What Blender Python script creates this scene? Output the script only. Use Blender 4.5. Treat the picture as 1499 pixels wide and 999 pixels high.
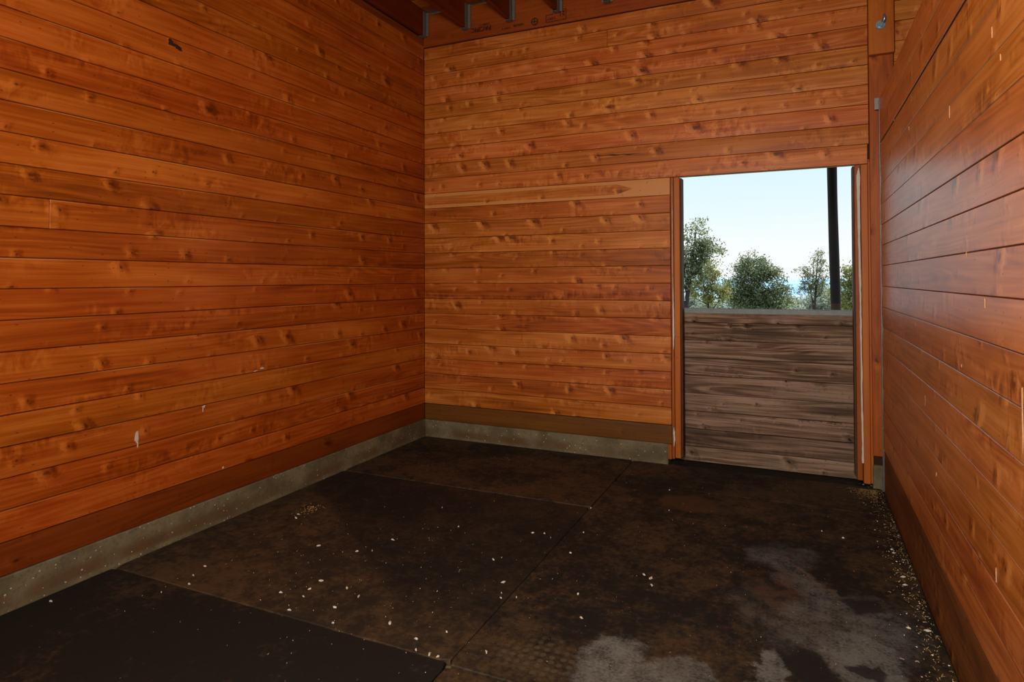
import bpy, math, random
from mathutils import Matrix, Vector, noise as mnoise
random.seed(7)
C = bpy.context.scene.collection
for o in list(bpy.data.objects): bpy.data.objects.remove(o)

# ---------------------------------------------------------------- camera
F_PX, CY, YAW, PIT, ROL, H = 927.69, 396.27, 0.42586, 0.01405, -0.00344, 1.3561
right = Vector((math.cos(YAW), math.sin(YAW), 0))
fwd0 = Vector((-math.sin(YAW), math.cos(YAW), 0)); up0 = Vector((0, 0, 1))
fwd = fwd0*math.cos(PIT) + up0*math.sin(PIT); up = up0*math.cos(PIT) - fwd0*math.sin(PIT)
cr, sr = math.cos(ROL), math.sin(ROL)
r2 = right*cr + up*sr; u2 = up*cr - right*sr
cd = bpy.data.cameras.new('camera'); cam = bpy.data.objects.new('camera', cd); C.objects.link(cam)
m = Matrix((r2, u2, -fwd)).transposed().to_4x4(); m.translation = Vector((0, 0, H)); cam.matrix_world = m
cd.sensor_width = 36; cd.lens = F_PX/1499*36; cd.shift_y = -(499.5-CY)/1499; cd.clip_end = 20000; cd.clip_start = .02
bpy.context.scene.camera = cam
vs = bpy.context.scene.view_settings
vs.view_transform = 'Standard'; vs.look = 'None'; vs.gamma = 1; vs.use_curve_mapping = False; vs.exposure = 0.0

# ---------------------------------------------------------------- sky, sun, lamps
W = bpy.data.worlds.new('sky'); bpy.context.scene.world = W; W.use_nodes = True
nt = W.node_tree; bg = nt.nodes['Background']
tc = nt.nodes.new('ShaderNodeTexCoord'); sp = nt.nodes.new('ShaderNodeSeparateXYZ'); rp = nt.nodes.new('ShaderNodeValToRGB')
nt.links.new(tc.outputs['Generated'], sp.inputs[0]); nt.links.new(sp.outputs['Z'], rp.inputs[0]); nt.links.new(rp.outputs[0], bg.inputs[0])
rp.color_ramp.elements[0].position = 0.0; rp.color_ramp.elements[0].color = (.97, 1.0, 1.0, 1)
rp.color_ramp.elements[1].position = .17; rp.color_ramp.elements[1].color = (.71, .93, 1.0, 1)
e = rp.color_ramp.elements.new(.045); e.color = (.96, 1.0, 1.0, 1)
e = rp.color_ramp.elements.new(.10); e.color = (.83, .975, 1.0, 1)
e = rp.color_ramp.elements.new(1.0); e.color = (.30, .55, .95, 1)
bg.inputs[1].default_value = 1.0
def lamp(name, kind, loc, rot, energy, color, **kw):
    l = bpy.data.lights.new(name, kind); l.energy = energy; l.color = color
    for k, v in kw.items(): setattr(l, k, v)
    o = bpy.data.objects.new(name, l); C.objects.link(o); o.location = loc; o.rotation_euler = rot; return o
R = math.radians
sun = lamp('sun', 'SUN', (0, 0, 20), (R(38), 0, R(150)), 6.5, (1, .96, .88), angle=R(.6))
# photographer's flash high beside the camera, and an added unseen fill behind it, turned to brighten the right wall
flash = lamp('camera_flash', 'AREA', (-.55, -.3, 2.15), (R(80), 0, R(10)), 80, (1, .93, .84), shape='DISK', size=.5)
aisle = lamp('aisle_fill', 'AREA', (-.75, -1.0, 1.6), (R(90), 0, R(-20)), 62, (1, .96, .92), shape='RECTANGLE', size=1.6, size_y=2.2)

# ---------------------------------------------------------------- node helpers
class N:
    def __init__(s, name):
        s.m = bpy.data.materials.new(name); s.m.use_nodes = True; s.t = s.m.node_tree; s.b = s.t.nodes['Principled BSDF']
    def n(s, k, **kw):
        x = s.t.nodes.new(k)
        for a, b in kw.items(): setattr(x, a, b)
        return x
    def put(s, sock, v):
        if isinstance(v, bpy.types.NodeSocket): s.t.links.new(v, sock)
        elif isinstance(v, (tuple, list)): sock.default_value = tuple(v) + ((1,) if len(v) == 3 and len(sock.default_value) == 4 else ())
        elif v is not None: sock.default_value = v
    def M(s, op, a, b=None, c=None, clamp=False):
        x = s.n('ShaderNodeMath', operation=op, use_clamp=clamp)
        for i, v in enumerate((a, b, c)): s.put(x.inputs[i], v)
        return x.outputs[0]
    def V(s, op, a, b=None):
        x = s.n('ShaderNodeVectorMath', operation=op); s.put(x.inputs[0], a)
        if b is not None: s.put(x.inputs[1], b)
        return x.outputs[1] if op in ('LENGTH', 'DOT_PRODUCT', 'DISTANCE') else x.outputs[0]
    def xyz(s, a, b, c):
        x = s.n('ShaderNodeCombineXYZ')
        for i, v in enumerate((a, b, c)): s.put(x.inputs[i], v)
        return x.outputs[0]
    def sep(s, v): x = s.n('ShaderNodeSeparateXYZ'); s.put(x.inputs[0], v); return x.outputs
    def noise(s, v, sc=1, det=2, rough=.5, dist=0):
        x = s.n('ShaderNodeTexNoise'); s.put(x.inputs['Vector'], v); s.put(x.inputs['Scale'], sc); x.inputs['Detail'].default_value = det
        x.inputs['Roughness'].default_value = rough; x.inputs['Distortion'].default_value = dist; return x.outputs[0]
    def ss(s, v, a, b, lo=0., hi=1.):
        x = s.n('ShaderNodeMapRange', interpolation_type='SMOOTHSTEP'); s.put(x.inputs[0], v)
        for i, q in enumerate((a, b, lo, hi)): s.put(x.inputs[i+1], q)
        return x.outputs[0]
    def mix(s, f, a, b, mode='MIX'):
        x = s.n('ShaderNodeMix', data_type='RGBA', blend_type=mode); s.put(x.inputs[0], f); s.put(x.inputs[6], a); s.put(x.inputs[7], b); return x.outputs[2]
    def ramp(s, f, stops):
        x = s.n('ShaderNodeValToRGB'); s.put(x.inputs[0], f); r = x.color_ramp
        r.elements[0].position, r.elements[0].color = stops[0][0], (*stops[0][1], 1)
        r.elements[1].position, r.elements[1].color = stops[-1][0], (*stops[-1][1], 1)
        for p, c in stops[1:-1]: q = r.elements.new(p); q.color = (*c, 1)
        return x.outputs[0]
    def bump(s, h, strength, dist): x = s.n('ShaderNodeBump'); s.put(x.inputs['Height'], h); x.inputs['Strength'].default_value = strength; x.inputs['Distance'].default_value = dist; return x.outputs[0]

def wood(name, dark, mid, light, sapc, rough=.42, knots=.45, weather=0., tonevar=.28, grain=1., ripple=1., bumpd=.0022, coat=.03, kx=2.6, ky=7.5, edge=1., prof=2.2, kcore=.72):
    g = N(name)
    uv = g.n('ShaderNodeUVMap', uv_map='uv').outputs[0]; fr = g.n('ShaderNodeUVMap', uv_map='fr').outputs[0]
    at = g.n('ShaderNodeAttribute', attribute_name='brd'); br = g.sep(at.outputs['Vector']); sap = at.outputs['Alpha']
    off = g.V('MULTIPLY', at.outputs['Vector'], (37., 91., 13.))
    u_, v_, _ = g.sep(uv); ox, oy, oz = g.sep(off)
    U = g.M('ADD', u_, ox); Vv = g.M('ADD', v_, oy)
    # knots, measured in metres from their own centres
    pk = g.xyz(g.M('MULTIPLY', U, kx), g.M('MULTIPLY', Vv, ky), 0.)
    vo = g.n('ShaderNodeTexVoronoi', voronoi_dimensions='2D', feature='F1'); g.put(vo.inputs['Vector'], pk); vo.inputs['Scale'].default_value = 1
    vo.inputs['Randomness'].default_value = .9
    dlt = g.V('DIVIDE', g.V('SUBTRACT', pk, vo.outputs['Position']), (kx, ky, 1.))
    dx, dy, _ = g.sep(dlt); cs = g.n('ShaderNodeSeparateColor'); g.put(cs.inputs[0], vo.outputs['Color'])
    has = g.M('LESS_THAN', cs.outputs[0], knots); size = g.M('MULTIPLY_ADD', g.M('POWER', cs.outputs[1], 3.), .010, .0026)
    wob = g.noise(g.xyz(g.M('MULTIPLY', U, 60.), g.M('MULTIPLY', Vv, 60.), 0.), 1, 1)
    sk = g.M('MULTIPLY_ADD', cs.outputs[2], 1.1, .35); shear = g.M('MULTIPLY', g.M('SUBTRACT', cs.outputs[1], .5), 1.2)
    r = g.V('LENGTH', g.xyz(g.M('MULTIPLY', g.M('ADD', dx, g.M('MULTIPLY', dy, shear)), sk), g.M('MULTIPLY', dy, .8), 0.)); rn = g.M('DIVIDE', g.M('MULTIPLY', r, g.M('MULTIPLY_ADD', wob, 1.8, .1)), size)
    core = g.M('MULTIPLY', g.ss(rn, .55, 1.15, 1., 0.), has)
    ring = g.M('MULTIPLY', g.ss(rn, 1.0, 3.2, 1., 0.), has)
    G = g.M('MULTIPLY', g.M('EXPONENT', g.M('MULTIPLY', g.M('POWER', rn, 2.), -.12)), has)
    # grain lines bend round the knots
    vg = g.M('ADD', Vv, g.M('MULTIPLY', g.M('MULTIPLY', dy, G), -.8))
    warp = g.noise(g.xyz(g.M('MULTIPLY', U, 1.3), g.M('MULTIPLY', Vv, 6.), 3.), 1, 2)
    vg = g.M('ADD', vg, g.M('MULTIPLY', warp, .05))
    fine = g.noise(g.xyz(g.M('MULTIPLY', U, 5.), g.M('MULTIPLY', vg, 260.), 0.), 1, 2, .6)
    cath = g.noise(g.xyz(g.M('MULTIPLY', U, .55), g.M('MULTIPLY', vg, 7.), oz), 1, 1)
    rings = g.M('MULTIPLY_ADD', g.M('SINE', g.M('MULTIPLY', cath, 95.)), .5, .5)
    pres = g.ss(g.noise(g.xyz(g.M('MULTIPLY', U, .6), g.M('MULTIPLY', Vv, 5.), 9.), 1, 1), .42, .62)
    gr = g.M('MULTIPLY_ADD', g.M('MULTIPLY', rings, pres), -.34, g.M('MULTIPLY_ADD', fine, .62, .32))
    blot = g.noise(g.xyz(g.M('MULTIPLY', U, 1.6), g.M('MULTIPLY', Vv, 7.), 5.), 1, 2)
    # cross-grain figure, strongest near knots
    ripn = g.noise(g.xyz(g.M('MULTIPLY', U, 21.), g.M('MULTIPLY', Vv, 10.), 1.), 1, 3, .55, 1.1)
    where = g.M('MAXIMUM', g.ss(g.noise(g.xyz(g.M('MULTIPLY', U, 1.9), g.M('MULTIPLY', Vv, 8.), 7.), 1, 1), .5, .7), g.ss(rn, 2., 7., .8, 0.))
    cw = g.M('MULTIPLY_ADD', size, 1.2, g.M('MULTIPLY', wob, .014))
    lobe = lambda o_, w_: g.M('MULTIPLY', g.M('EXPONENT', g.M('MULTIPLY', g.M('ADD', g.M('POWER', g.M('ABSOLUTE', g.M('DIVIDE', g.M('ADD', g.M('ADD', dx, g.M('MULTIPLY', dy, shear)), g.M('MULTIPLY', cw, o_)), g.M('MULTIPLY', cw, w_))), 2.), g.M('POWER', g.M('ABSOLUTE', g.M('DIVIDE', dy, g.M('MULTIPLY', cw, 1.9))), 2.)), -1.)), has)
    cres = g.M('MULTIPLY', g.M('SUBTRACT', lobe(1.9, 1.1), g.M('MULTIPLY', lobe(-1.5, .9), .7)), ripple)  # highlight crescent painted beside each knot, with painted shade on its other side
    pr = g.M('SUBTRACT', 1., g.M('POWER', g.M('ABSOLUTE', g.M('MULTIPLY_ADD', g.sep(fr)[1], 2., -1.)), 2.6))
    where = g.M('MULTIPLY', where, ripple); rip = g.M('MULTIPLY', g.M('SUBTRACT', ripn, .5), where)
    val = g.M('ADD', g.M('MULTIPLY_ADD', g.M('SUBTRACT', gr, .5), .55*grain, .5), g.M('MULTIPLY', g.M('SUBTRACT', blot, .5), .8))
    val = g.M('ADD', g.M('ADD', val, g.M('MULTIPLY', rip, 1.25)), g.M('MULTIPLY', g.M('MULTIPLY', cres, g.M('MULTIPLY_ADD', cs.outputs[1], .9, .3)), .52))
    streak = g.noise(g.xyz(g.M('MULTIPLY', U, 1.4), g.M('MULTIPLY', vg, 55.), 4.), 1, 2, .6)
    val = g.M('ADD', val, g.M('MULTIPLY', g.M('SUBTRACT', streak, .5), .75*grain))
    val = g.M('ADD', val, g.M('MULTIPLY', g.M('SUBTRACT', br[0], .5), tonevar*1.6), clamp=True)
    col = g.ramp(val, [(.12, dark), (.5, mid), (.9, light)])
    hue = g.n('ShaderNodeHueSaturation'); g.put(hue.inputs['Color'], col); g.put(hue.inputs['Hue'], g.M('MULTIPLY_ADD', br[1], .010, .496)); g.put(hue.inputs['Value'], g.M('MULTIPLY_ADD', br[0], tonevar, 1-tonevar/2)); col = hue.outputs[0]
    # pale unstained sapwood: bands on flagged boards, slivers at the tongue elsewhere
    _, fv, _ = g.sep(fr)
    en = g.noise(g.xyz(g.M('MULTIPLY', U, 1.1), 0., oz), 1, 2)
    ed = g.M('ABSOLUTE', g.M('SUBTRACT', fv, .5))
    bw = g.M('ADD', g.M('MULTIPLY_ADD', en, .28, .20), g.ss(g.sep(fr)[0], .80, .90, 0., .6))
    band = g.M('MULTIPLY', g.ss(g.M('ADD', ed, g.M('MULTIPLY', g.M('SUBTRACT', fine, .5), .02)), g.M('SUBTRACT', .5, g.M('MULTIPLY', bw, .62)), g.M('SUBTRACT', .515, g.M('MULTIPLY', bw, .62))), g.M('GREATER_THAN', sap, .5))
    col = g.mix(g.M('MULTIPLY', band, .85), col, sapc)
    sl = g.M('MULTIPLY', g.M('GREATER_THAN', fv, .955), g.ss(g.noise(g.xyz(g.M('MULTIPLY', U, .9), g.M('FLOOR', g.M('MULTIPLY', Vv, 7.)), 17.), 1, 1), .5, .6))
    col = g.mix(g.M('MULTIPLY', sl, .55*edge), col, sapc)
    crk = g.M('MULTIPLY', g.ss(fine, .74, .8), g.ss(blot, .5, .7))
    col = g.mix(g.M('MULTIPLY', crk, .55), col, tuple(c*.22 for c in dark))
    col = g.mix(g.M('MULTIPLY', ring, .30), col, tuple(c*.6 for c in dark))
    dk2 = g.n('ShaderNodeTexVoronoi', voronoi_dimensions='2D'); g.put(dk2.inputs['Vector'], g.xyz(g.M('MULTIPLY', U, 14.), g.M('MULTIPLY', Vv, 30.), 0.)); dk2.inputs['Scale'].default_value = 1
    c2 = g.n('ShaderNodeSeparateColor'); g.put(c2.inputs[0], dk2.outputs['Color'])
    tiny = g.M('MULTIPLY', g.M('LESS_THAN', c2.outputs[0], .13), g.ss(dk2.outputs['Distance'], .03, .12, 1., 0.))
    col = g.mix(g.M('MULTIPLY', tiny, .6), col, tuple(c*.35 for c in dark))
    gv = g.ss(ed, .475, .499); col = g.mix(g.M('MULTIPLY', gv, .55), col, tuple(c*.3 for c in dark))
    col = g.mix(g.M('MULTIPLY', core, kcore), col, tuple(c*.38 for c in dark))
    if weather:
        wn = g.noise(g.xyz(g.M('MULTIPLY', U, 2.2), g.M('MULTIPLY', Vv, 14.), 2.), 1, 3)
        col = g.mix(g.M('MULTIPLY', g.ss(wn, .3, .75), weather), col, (.15, .108, .076))
    g.put(g.b.inputs['Base Color'], col)
    g.put(g.b.inputs['Roughness'], g.M('MULTIPLY_ADD', fine, .18, rough-.06))
    g.b.inputs['Coat Weight'].default_value = coat; g.b.inputs['Coat Roughness'].default_value = .3; g.b.inputs['Specular IOR Level'].default_value = .22
    h = g.M('ADD', g.M('ADD', g.M('MULTIPLY', fine, .15), g.M('MULTIPLY', rip, 2.2)), g.M('ADD', g.M('MULTIPLY', G, .7), g.M('MULTIPLY', pr, prof)))
    g.put(g.b.inputs['Normal'], g.bump(h, .55, bumpd))
    return g.m

def plain(name, col, rough=.6, metal=0., var=.25, scale=30., bump=.0, spec=.4):
    g = N(name); tc = g.n('ShaderNodeTexCoord').outputs['Object']
    n1 = g.noise(tc, scale, 4, .6)
    g.put(g.b.inputs['Base Color'], g.mix(n1, tuple(c*(1-var) for c in col), tuple(min(1, c*(1+var)) for c in col)))
    g.b.inputs['Roughness'].default_value = rough; g.b.inputs['Metallic'].default_value = metal; g.b.inputs['Specular IOR Level'].default_value = spec
    if bump: g.put(g.b.inputs['Normal'], g.bump(n1, .6, bump))
    return g.m

SAP = (.62, .27, .075)
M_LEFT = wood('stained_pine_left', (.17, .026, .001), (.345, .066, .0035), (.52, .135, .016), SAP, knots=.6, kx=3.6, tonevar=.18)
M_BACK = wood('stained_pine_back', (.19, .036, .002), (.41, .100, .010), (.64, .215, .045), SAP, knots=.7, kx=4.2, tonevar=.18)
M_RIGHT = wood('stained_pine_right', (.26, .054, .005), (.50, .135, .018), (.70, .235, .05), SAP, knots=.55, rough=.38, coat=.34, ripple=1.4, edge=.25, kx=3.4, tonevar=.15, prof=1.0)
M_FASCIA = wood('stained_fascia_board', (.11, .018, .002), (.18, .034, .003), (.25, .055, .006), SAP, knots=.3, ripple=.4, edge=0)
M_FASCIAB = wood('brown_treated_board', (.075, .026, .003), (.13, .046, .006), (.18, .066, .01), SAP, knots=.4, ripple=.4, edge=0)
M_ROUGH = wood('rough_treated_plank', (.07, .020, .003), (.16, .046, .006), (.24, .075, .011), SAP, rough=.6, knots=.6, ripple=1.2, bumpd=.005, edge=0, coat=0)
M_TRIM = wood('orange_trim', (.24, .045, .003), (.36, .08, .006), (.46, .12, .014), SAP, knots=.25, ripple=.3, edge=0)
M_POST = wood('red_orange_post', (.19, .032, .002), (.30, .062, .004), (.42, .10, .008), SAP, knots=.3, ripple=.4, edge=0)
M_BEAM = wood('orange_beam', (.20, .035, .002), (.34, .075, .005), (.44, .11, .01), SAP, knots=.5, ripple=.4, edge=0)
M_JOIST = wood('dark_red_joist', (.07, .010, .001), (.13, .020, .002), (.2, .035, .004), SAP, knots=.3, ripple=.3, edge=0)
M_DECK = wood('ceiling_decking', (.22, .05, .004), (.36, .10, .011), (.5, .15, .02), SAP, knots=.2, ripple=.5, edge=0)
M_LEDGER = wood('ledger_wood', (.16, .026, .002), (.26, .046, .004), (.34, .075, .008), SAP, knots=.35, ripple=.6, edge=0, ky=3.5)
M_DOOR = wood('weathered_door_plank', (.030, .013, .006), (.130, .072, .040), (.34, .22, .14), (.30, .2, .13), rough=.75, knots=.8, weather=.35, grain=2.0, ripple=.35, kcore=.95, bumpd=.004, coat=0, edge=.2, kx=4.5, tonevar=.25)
M_BACKING = plain('dark_backing', (.03, .012, .005), .9)
M_INK = plain('black_ink_stamp', (.035, .008, .003), .8)
M_GALV = plain('galvanised_steel', (.32, .34, .33), .45, .6, .4, 60)
M_HANG = plain('dull_galvanised_hanger', (.13, .12, .095), .7, .0, .5, 90, .001)
M_BOLT = plain('zinc_bolt', (.30, .42, .50), .35, .8, .35, 80)
M_CAPM = plain('grey_metal_cap', (.20, .225, .21), .6, .2, .3, 20)
M_WHITE = plain('white_weatherstrip', (.62, .58, .50), .7, 0, .25, 25)
M_CHAN = plain('grey_channel', (.22, .20, .18), .45, .6, .4, 40)
M_CHIP = plain('pale_shaving', (.60, .52, .40), .8, 0, .3, 40)
M_STRAW = plain('straw', (.42, .27, .10), .8, 0, .4, 40)
M_DROP = plain('dried_white_dropping', (.62, .50, .40), .8, 0, .3, 60)
M_DRIP = plain('pale_drip', (.55, .30, .14), .7, 0, .3, 60)
M_DARKK = plain('dark_knot', (.03, .010, .004), .7, 0, .5, 60)
M_BARK = plain('dark_weathered_log', (.010, .009, .009), .7, 0, .5, 14, .004)
M_BARKB = plain('brown_bare_log', (.075, .030, .012), .7, 0, .6, 14, .004)

def concrete():
    g = N('stained_concrete'); tc = g.n('ShaderNodeTexCoord').outputs['Object']; x, y, z = g.sep(tc)
    a = g.noise(tc, 5, 4, .6); b = g.noise(tc, 60, 3, .6)
    col = g.mix(g.ss(a, .3, .7), (.10, .076, .034), (.205, .165, .085))
    br = g.M('MULTIPLY', g.ss(z, .10, .05, 0., 1.), g.ss(z, .005, .03)); br = g.M('MULTIPLY', br, g.ss(g.noise(g.xyz(x, y, 0.), 3, 3), .35, .6))
    col = g.mix(g.M('MULTIPLY', br, .9), col, (.115, .055, .014))
    col = g.mix(g.M('MULTIPLY', g.ss(b, .3, .5, 1., 0.), .5), col, (.06, .05, .035))
    vo = g.n('ShaderNodeTexVoronoi'); g.put(vo.inputs['Vector'], tc); vo.inputs['Scale'].default_value = 46
    cs = g.n('ShaderNodeSeparateColor'); g.put(cs.inputs[0], vo.outputs['Color'])
    spk = g.M('MULTIPLY', g.M('LESS_THAN', vo.outputs['Distance'], g.M('MULTIPLY', cs.outputs[1], .2)), g.M('LESS_THAN', cs.outputs[0], .3))
    col = g.mix(g.M('MULTIPLY', spk, .85), col, (.50, .48, .38))
    g.put(g.b.inputs['Base Color'], col); g.b.inputs['Roughness'].default_value = .85; g.put(g.b.inputs['Normal'], g.bump(b, .5, .003)); return g.m
M_CONC = concrete()

def rubber(name, dirt_amt, base=(.0108, .0095, .0066), right_side=False, polygon=False):
    g = N(name); tc = g.n('ShaderNodeTexCoord').outputs['Object']; x, y, z = g.sep(tc)
    a = g.noise(tc, 1.7, 5, .62, .3); b = g.noise(tc, 11, 4, .65); c = g.noise(tc, 90, 3, .6)
    d = g.M('ADD', g.M('MULTIPLY', a, .62), g.M('MULTIPLY', b, .38))
    brown = g.mix(g.noise(tc, 3.1, 3), (.088, .047, .016), (.060, .040, .020))
    d = g.M('ADD', d, g.M('MULTIPLY', g.M('SUBTRACT', g.noise(tc, 34, 4, .7), .5), .42)); k = g.M('MULTIPLY', g.ss(d, .55-dirt_amt*.22, .76-dirt_amt*.18), g.M('MULTIPLY_ADD', c, 1.5, .15), clamp=True)
    wx = g.M('ADD', x, g.M('MULTIPLY', g.M('SUBTRACT', g.noise(tc, 6, 5, .65), .5), .28)); wy = g.M('ADD', y, g.M('MULTIPLY', g.M('SUBTRACT', g.noise(g.V('ADD', tc, (9., 4., 2.)), 6, 5, .65), .5), .28))
    def ell(cx, cy, rx, ry, rot=0., soft=.3):
        ca, sa = math.cos(rot), math.sin(rot); ax = g.M('SUBTRACT', wx, cx); ay = g.M('SUBTRACT', wy, cy)
        px = g.M('DIVIDE', g.M('ADD', g.M('MULTIPLY', ax, ca), g.M('MULTIPLY', ay, sa)), rx); py = g.M('DIVIDE', g.M('SUBTRACT', g.M('MULTIPLY', ay, ca), g.M('MULTIPLY', ax, sa)), ry)
        return g.ss(g.V('LENGTH', g.xyz(px, py, 0.)), 1-soft, 1+soft*.5, 1., 0.)
    if polygon:   # brown thinner beyond a diagonal line, stronger before it and along the front
        def half(nx, ny, dd): return g.ss(g.M('ADD', g.M('MULTIPLY', x, nx), g.M('MULTIPLY', y, ny)), dd-.02, dd+.03)
        # right of line (-2.56,2.99)-(-1.59,2.24)
        ln = g.M('ADD', g.M('MULTIPLY', x, .612), g.M('MULTIPLY', y, .791))
        cl = g.ss(g.M('ADD', ln, g.M('MULTIPLY', g.M('SUBTRACT', b, .5), .1)), .78, .86)
        lt = g.M('MAXIMUM', g.M('SUBTRACT', 1., cl), g.ss(g.M('ADD', y, g.M('MULTIPLY', g.M('SUBTRACT', a, .5), .5)), 2.1, 2.4, 1., 0.)); k = g.M('ADD', g.M('MULTIPLY', k, g.M('MULTIPLY_ADD', lt, .5, .45)), g.M('MULTIPLY', g.M('MULTIPLY', lt, b), .55), clamp=True)
    if dirt_amt < .2: k = g.M('MULTIPLY', k, .7)
    col = g.mix(k, base, brown)
    if right_side:
        col = g.mix(g.M('MULTIPLY', ell(-.61, 3.93, .2, .13), .65), col, (.085, .043, .015))
        lobes = [(-.06, 3.40, .15, .16, 0, .6), (-.02, 3.14, .10, .36, .62, 1.), (.14, 2.80, .28, .26, .2, 1.), (-.12, 2.80, .14, .3, .2, .35), (.28, 3.02, .16, .09, 0, .4)]
        gray = None
        for (cx, cy, rx, ry, ro, am) in lobes:
            q = g.M('MULTIPLY', ell(cx, cy, rx, ry, ro, .35), am); gray = q if gray is None else g.M('MAXIMUM', gray, q)
        gray = g.M('MULTIPLY', gray, g.ss(g.M('MULTIPLY_ADD', c, .5, g.M('MULTIPLY', b, .6)), .35, .72), clamp=True)
        col = g.mix(gray, col, (.115, .112, .098))
        col = g.mix(g.M('MULTIPLY', g.M('MULTIPLY', ell(-.12, 3.02, .13, .2, 0, .5), g.ss(b, .35, .6)), .6), col, (.085, .036, .013))
        hi = None
        for (cx, cy, rx, ry, am) in [(-.62, 2.22, .13, .17, .9), (-.36, 2.25, .12, .09, .6), (-.11, 2.38, .05, .14, .8), (.20, 2.55, .12, .2, .7), (-.50, 2.12, .25, .12, .75)]:
            q = g.M('MULTIPLY', ell(cx, cy, rx, ry, 0, .25), am); hi = q if hi is None else g.M('MAXIMUM', hi, q)
        col = g.mix(g.M('MULTIPLY', hi, g.ss(g.M('MULTIPLY_ADD', c, .6, g.M('MULTIPLY', b, .6)), .32, .75), clamp=True), col, (.18, .178, .15))
        col = g.mix(g.M('MULTIPLY', g.M('MAXIMUM', ell(.235, 3.0, .09, .08), g.M('MAXIMUM', ell(.19, 2.50, .045, .07), ell(.02, 2.45, .08, .14, .3))), .85), col, (.012, .011, .011))
        lip = g.ss(g.M('ABSOLUTE', g.M('ADD', g.M('MULTIPLY', g.M('SUBTRACT', wx, -.02), .78), g.M('MULTIPLY', g.M('SUBTRACT', wy, 3.26), .63))), .004, .02, 1., 0.)
        lip = g.M('MULTIPLY', lip, ell(.0, 3.22, .2, .26))
        col = g.mix(g.M('MULTIPLY', lip, .6), col, (.12, .085, .055))
        # worn coin pattern in the near left corner
        vo = g.n('ShaderNodeTexVoronoi', voronoi_dimensions='2D'); g.put(vo.inputs['Vector'], tc); vo.inputs['Scale'].default_value = 28; vo.inputs['Randomness'].default_value = .25
        dots = g.M('MULTIPLY', g.ss(vo.outputs['Distance'], .22, .4, 1., 0.), ell(-.85, 2.12, .2, .12, 0, .6))
        col = g.mix(g.M('MULTIPLY', dots, .55), col, (.095, .082, .045))
    vo2 = g.n('ShaderNodeTexVoronoi'); g.put(vo2.inputs['Vector'], tc); vo2.inputs['Scale'].default_value = 55
    cs = g.n('ShaderNodeSeparateColor'); g.put(cs.inputs[0], vo2.outputs['Color'])
    spk = g.M('MULTIPLY', g.M('LESS_THAN', vo2.outputs['Distance'], g.M('MULTIPLY', cs.outputs[1], .17)), g.M('LESS_THAN', cs.outputs[0], .12 if not dirt_amt < .2 else .05))
    col = g.mix(g.M('MULTIPLY', spk, .6), col, (.20, .13, .065))
    g.put(g.b.inputs['Base Color'], col); g.b.inputs['Roughness'].default_value = .72; g.b.inputs['Specular IOR Level'].default_value = .25
    g.put(g.b.inputs['Normal'], g.bump(g.M('ADD', b, g.M('MULTIPLY', c, .5)), .5, .006)); return g.m
M_MATL = rubber('dirty_rubber', .62, polygon=True); M_MATB = rubber('brown_dusty_rubber', .75); M_MATF = rubber('black_rubber', .12); M_MATR = rubber('stained_rubber', .6, right_side=True)

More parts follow.
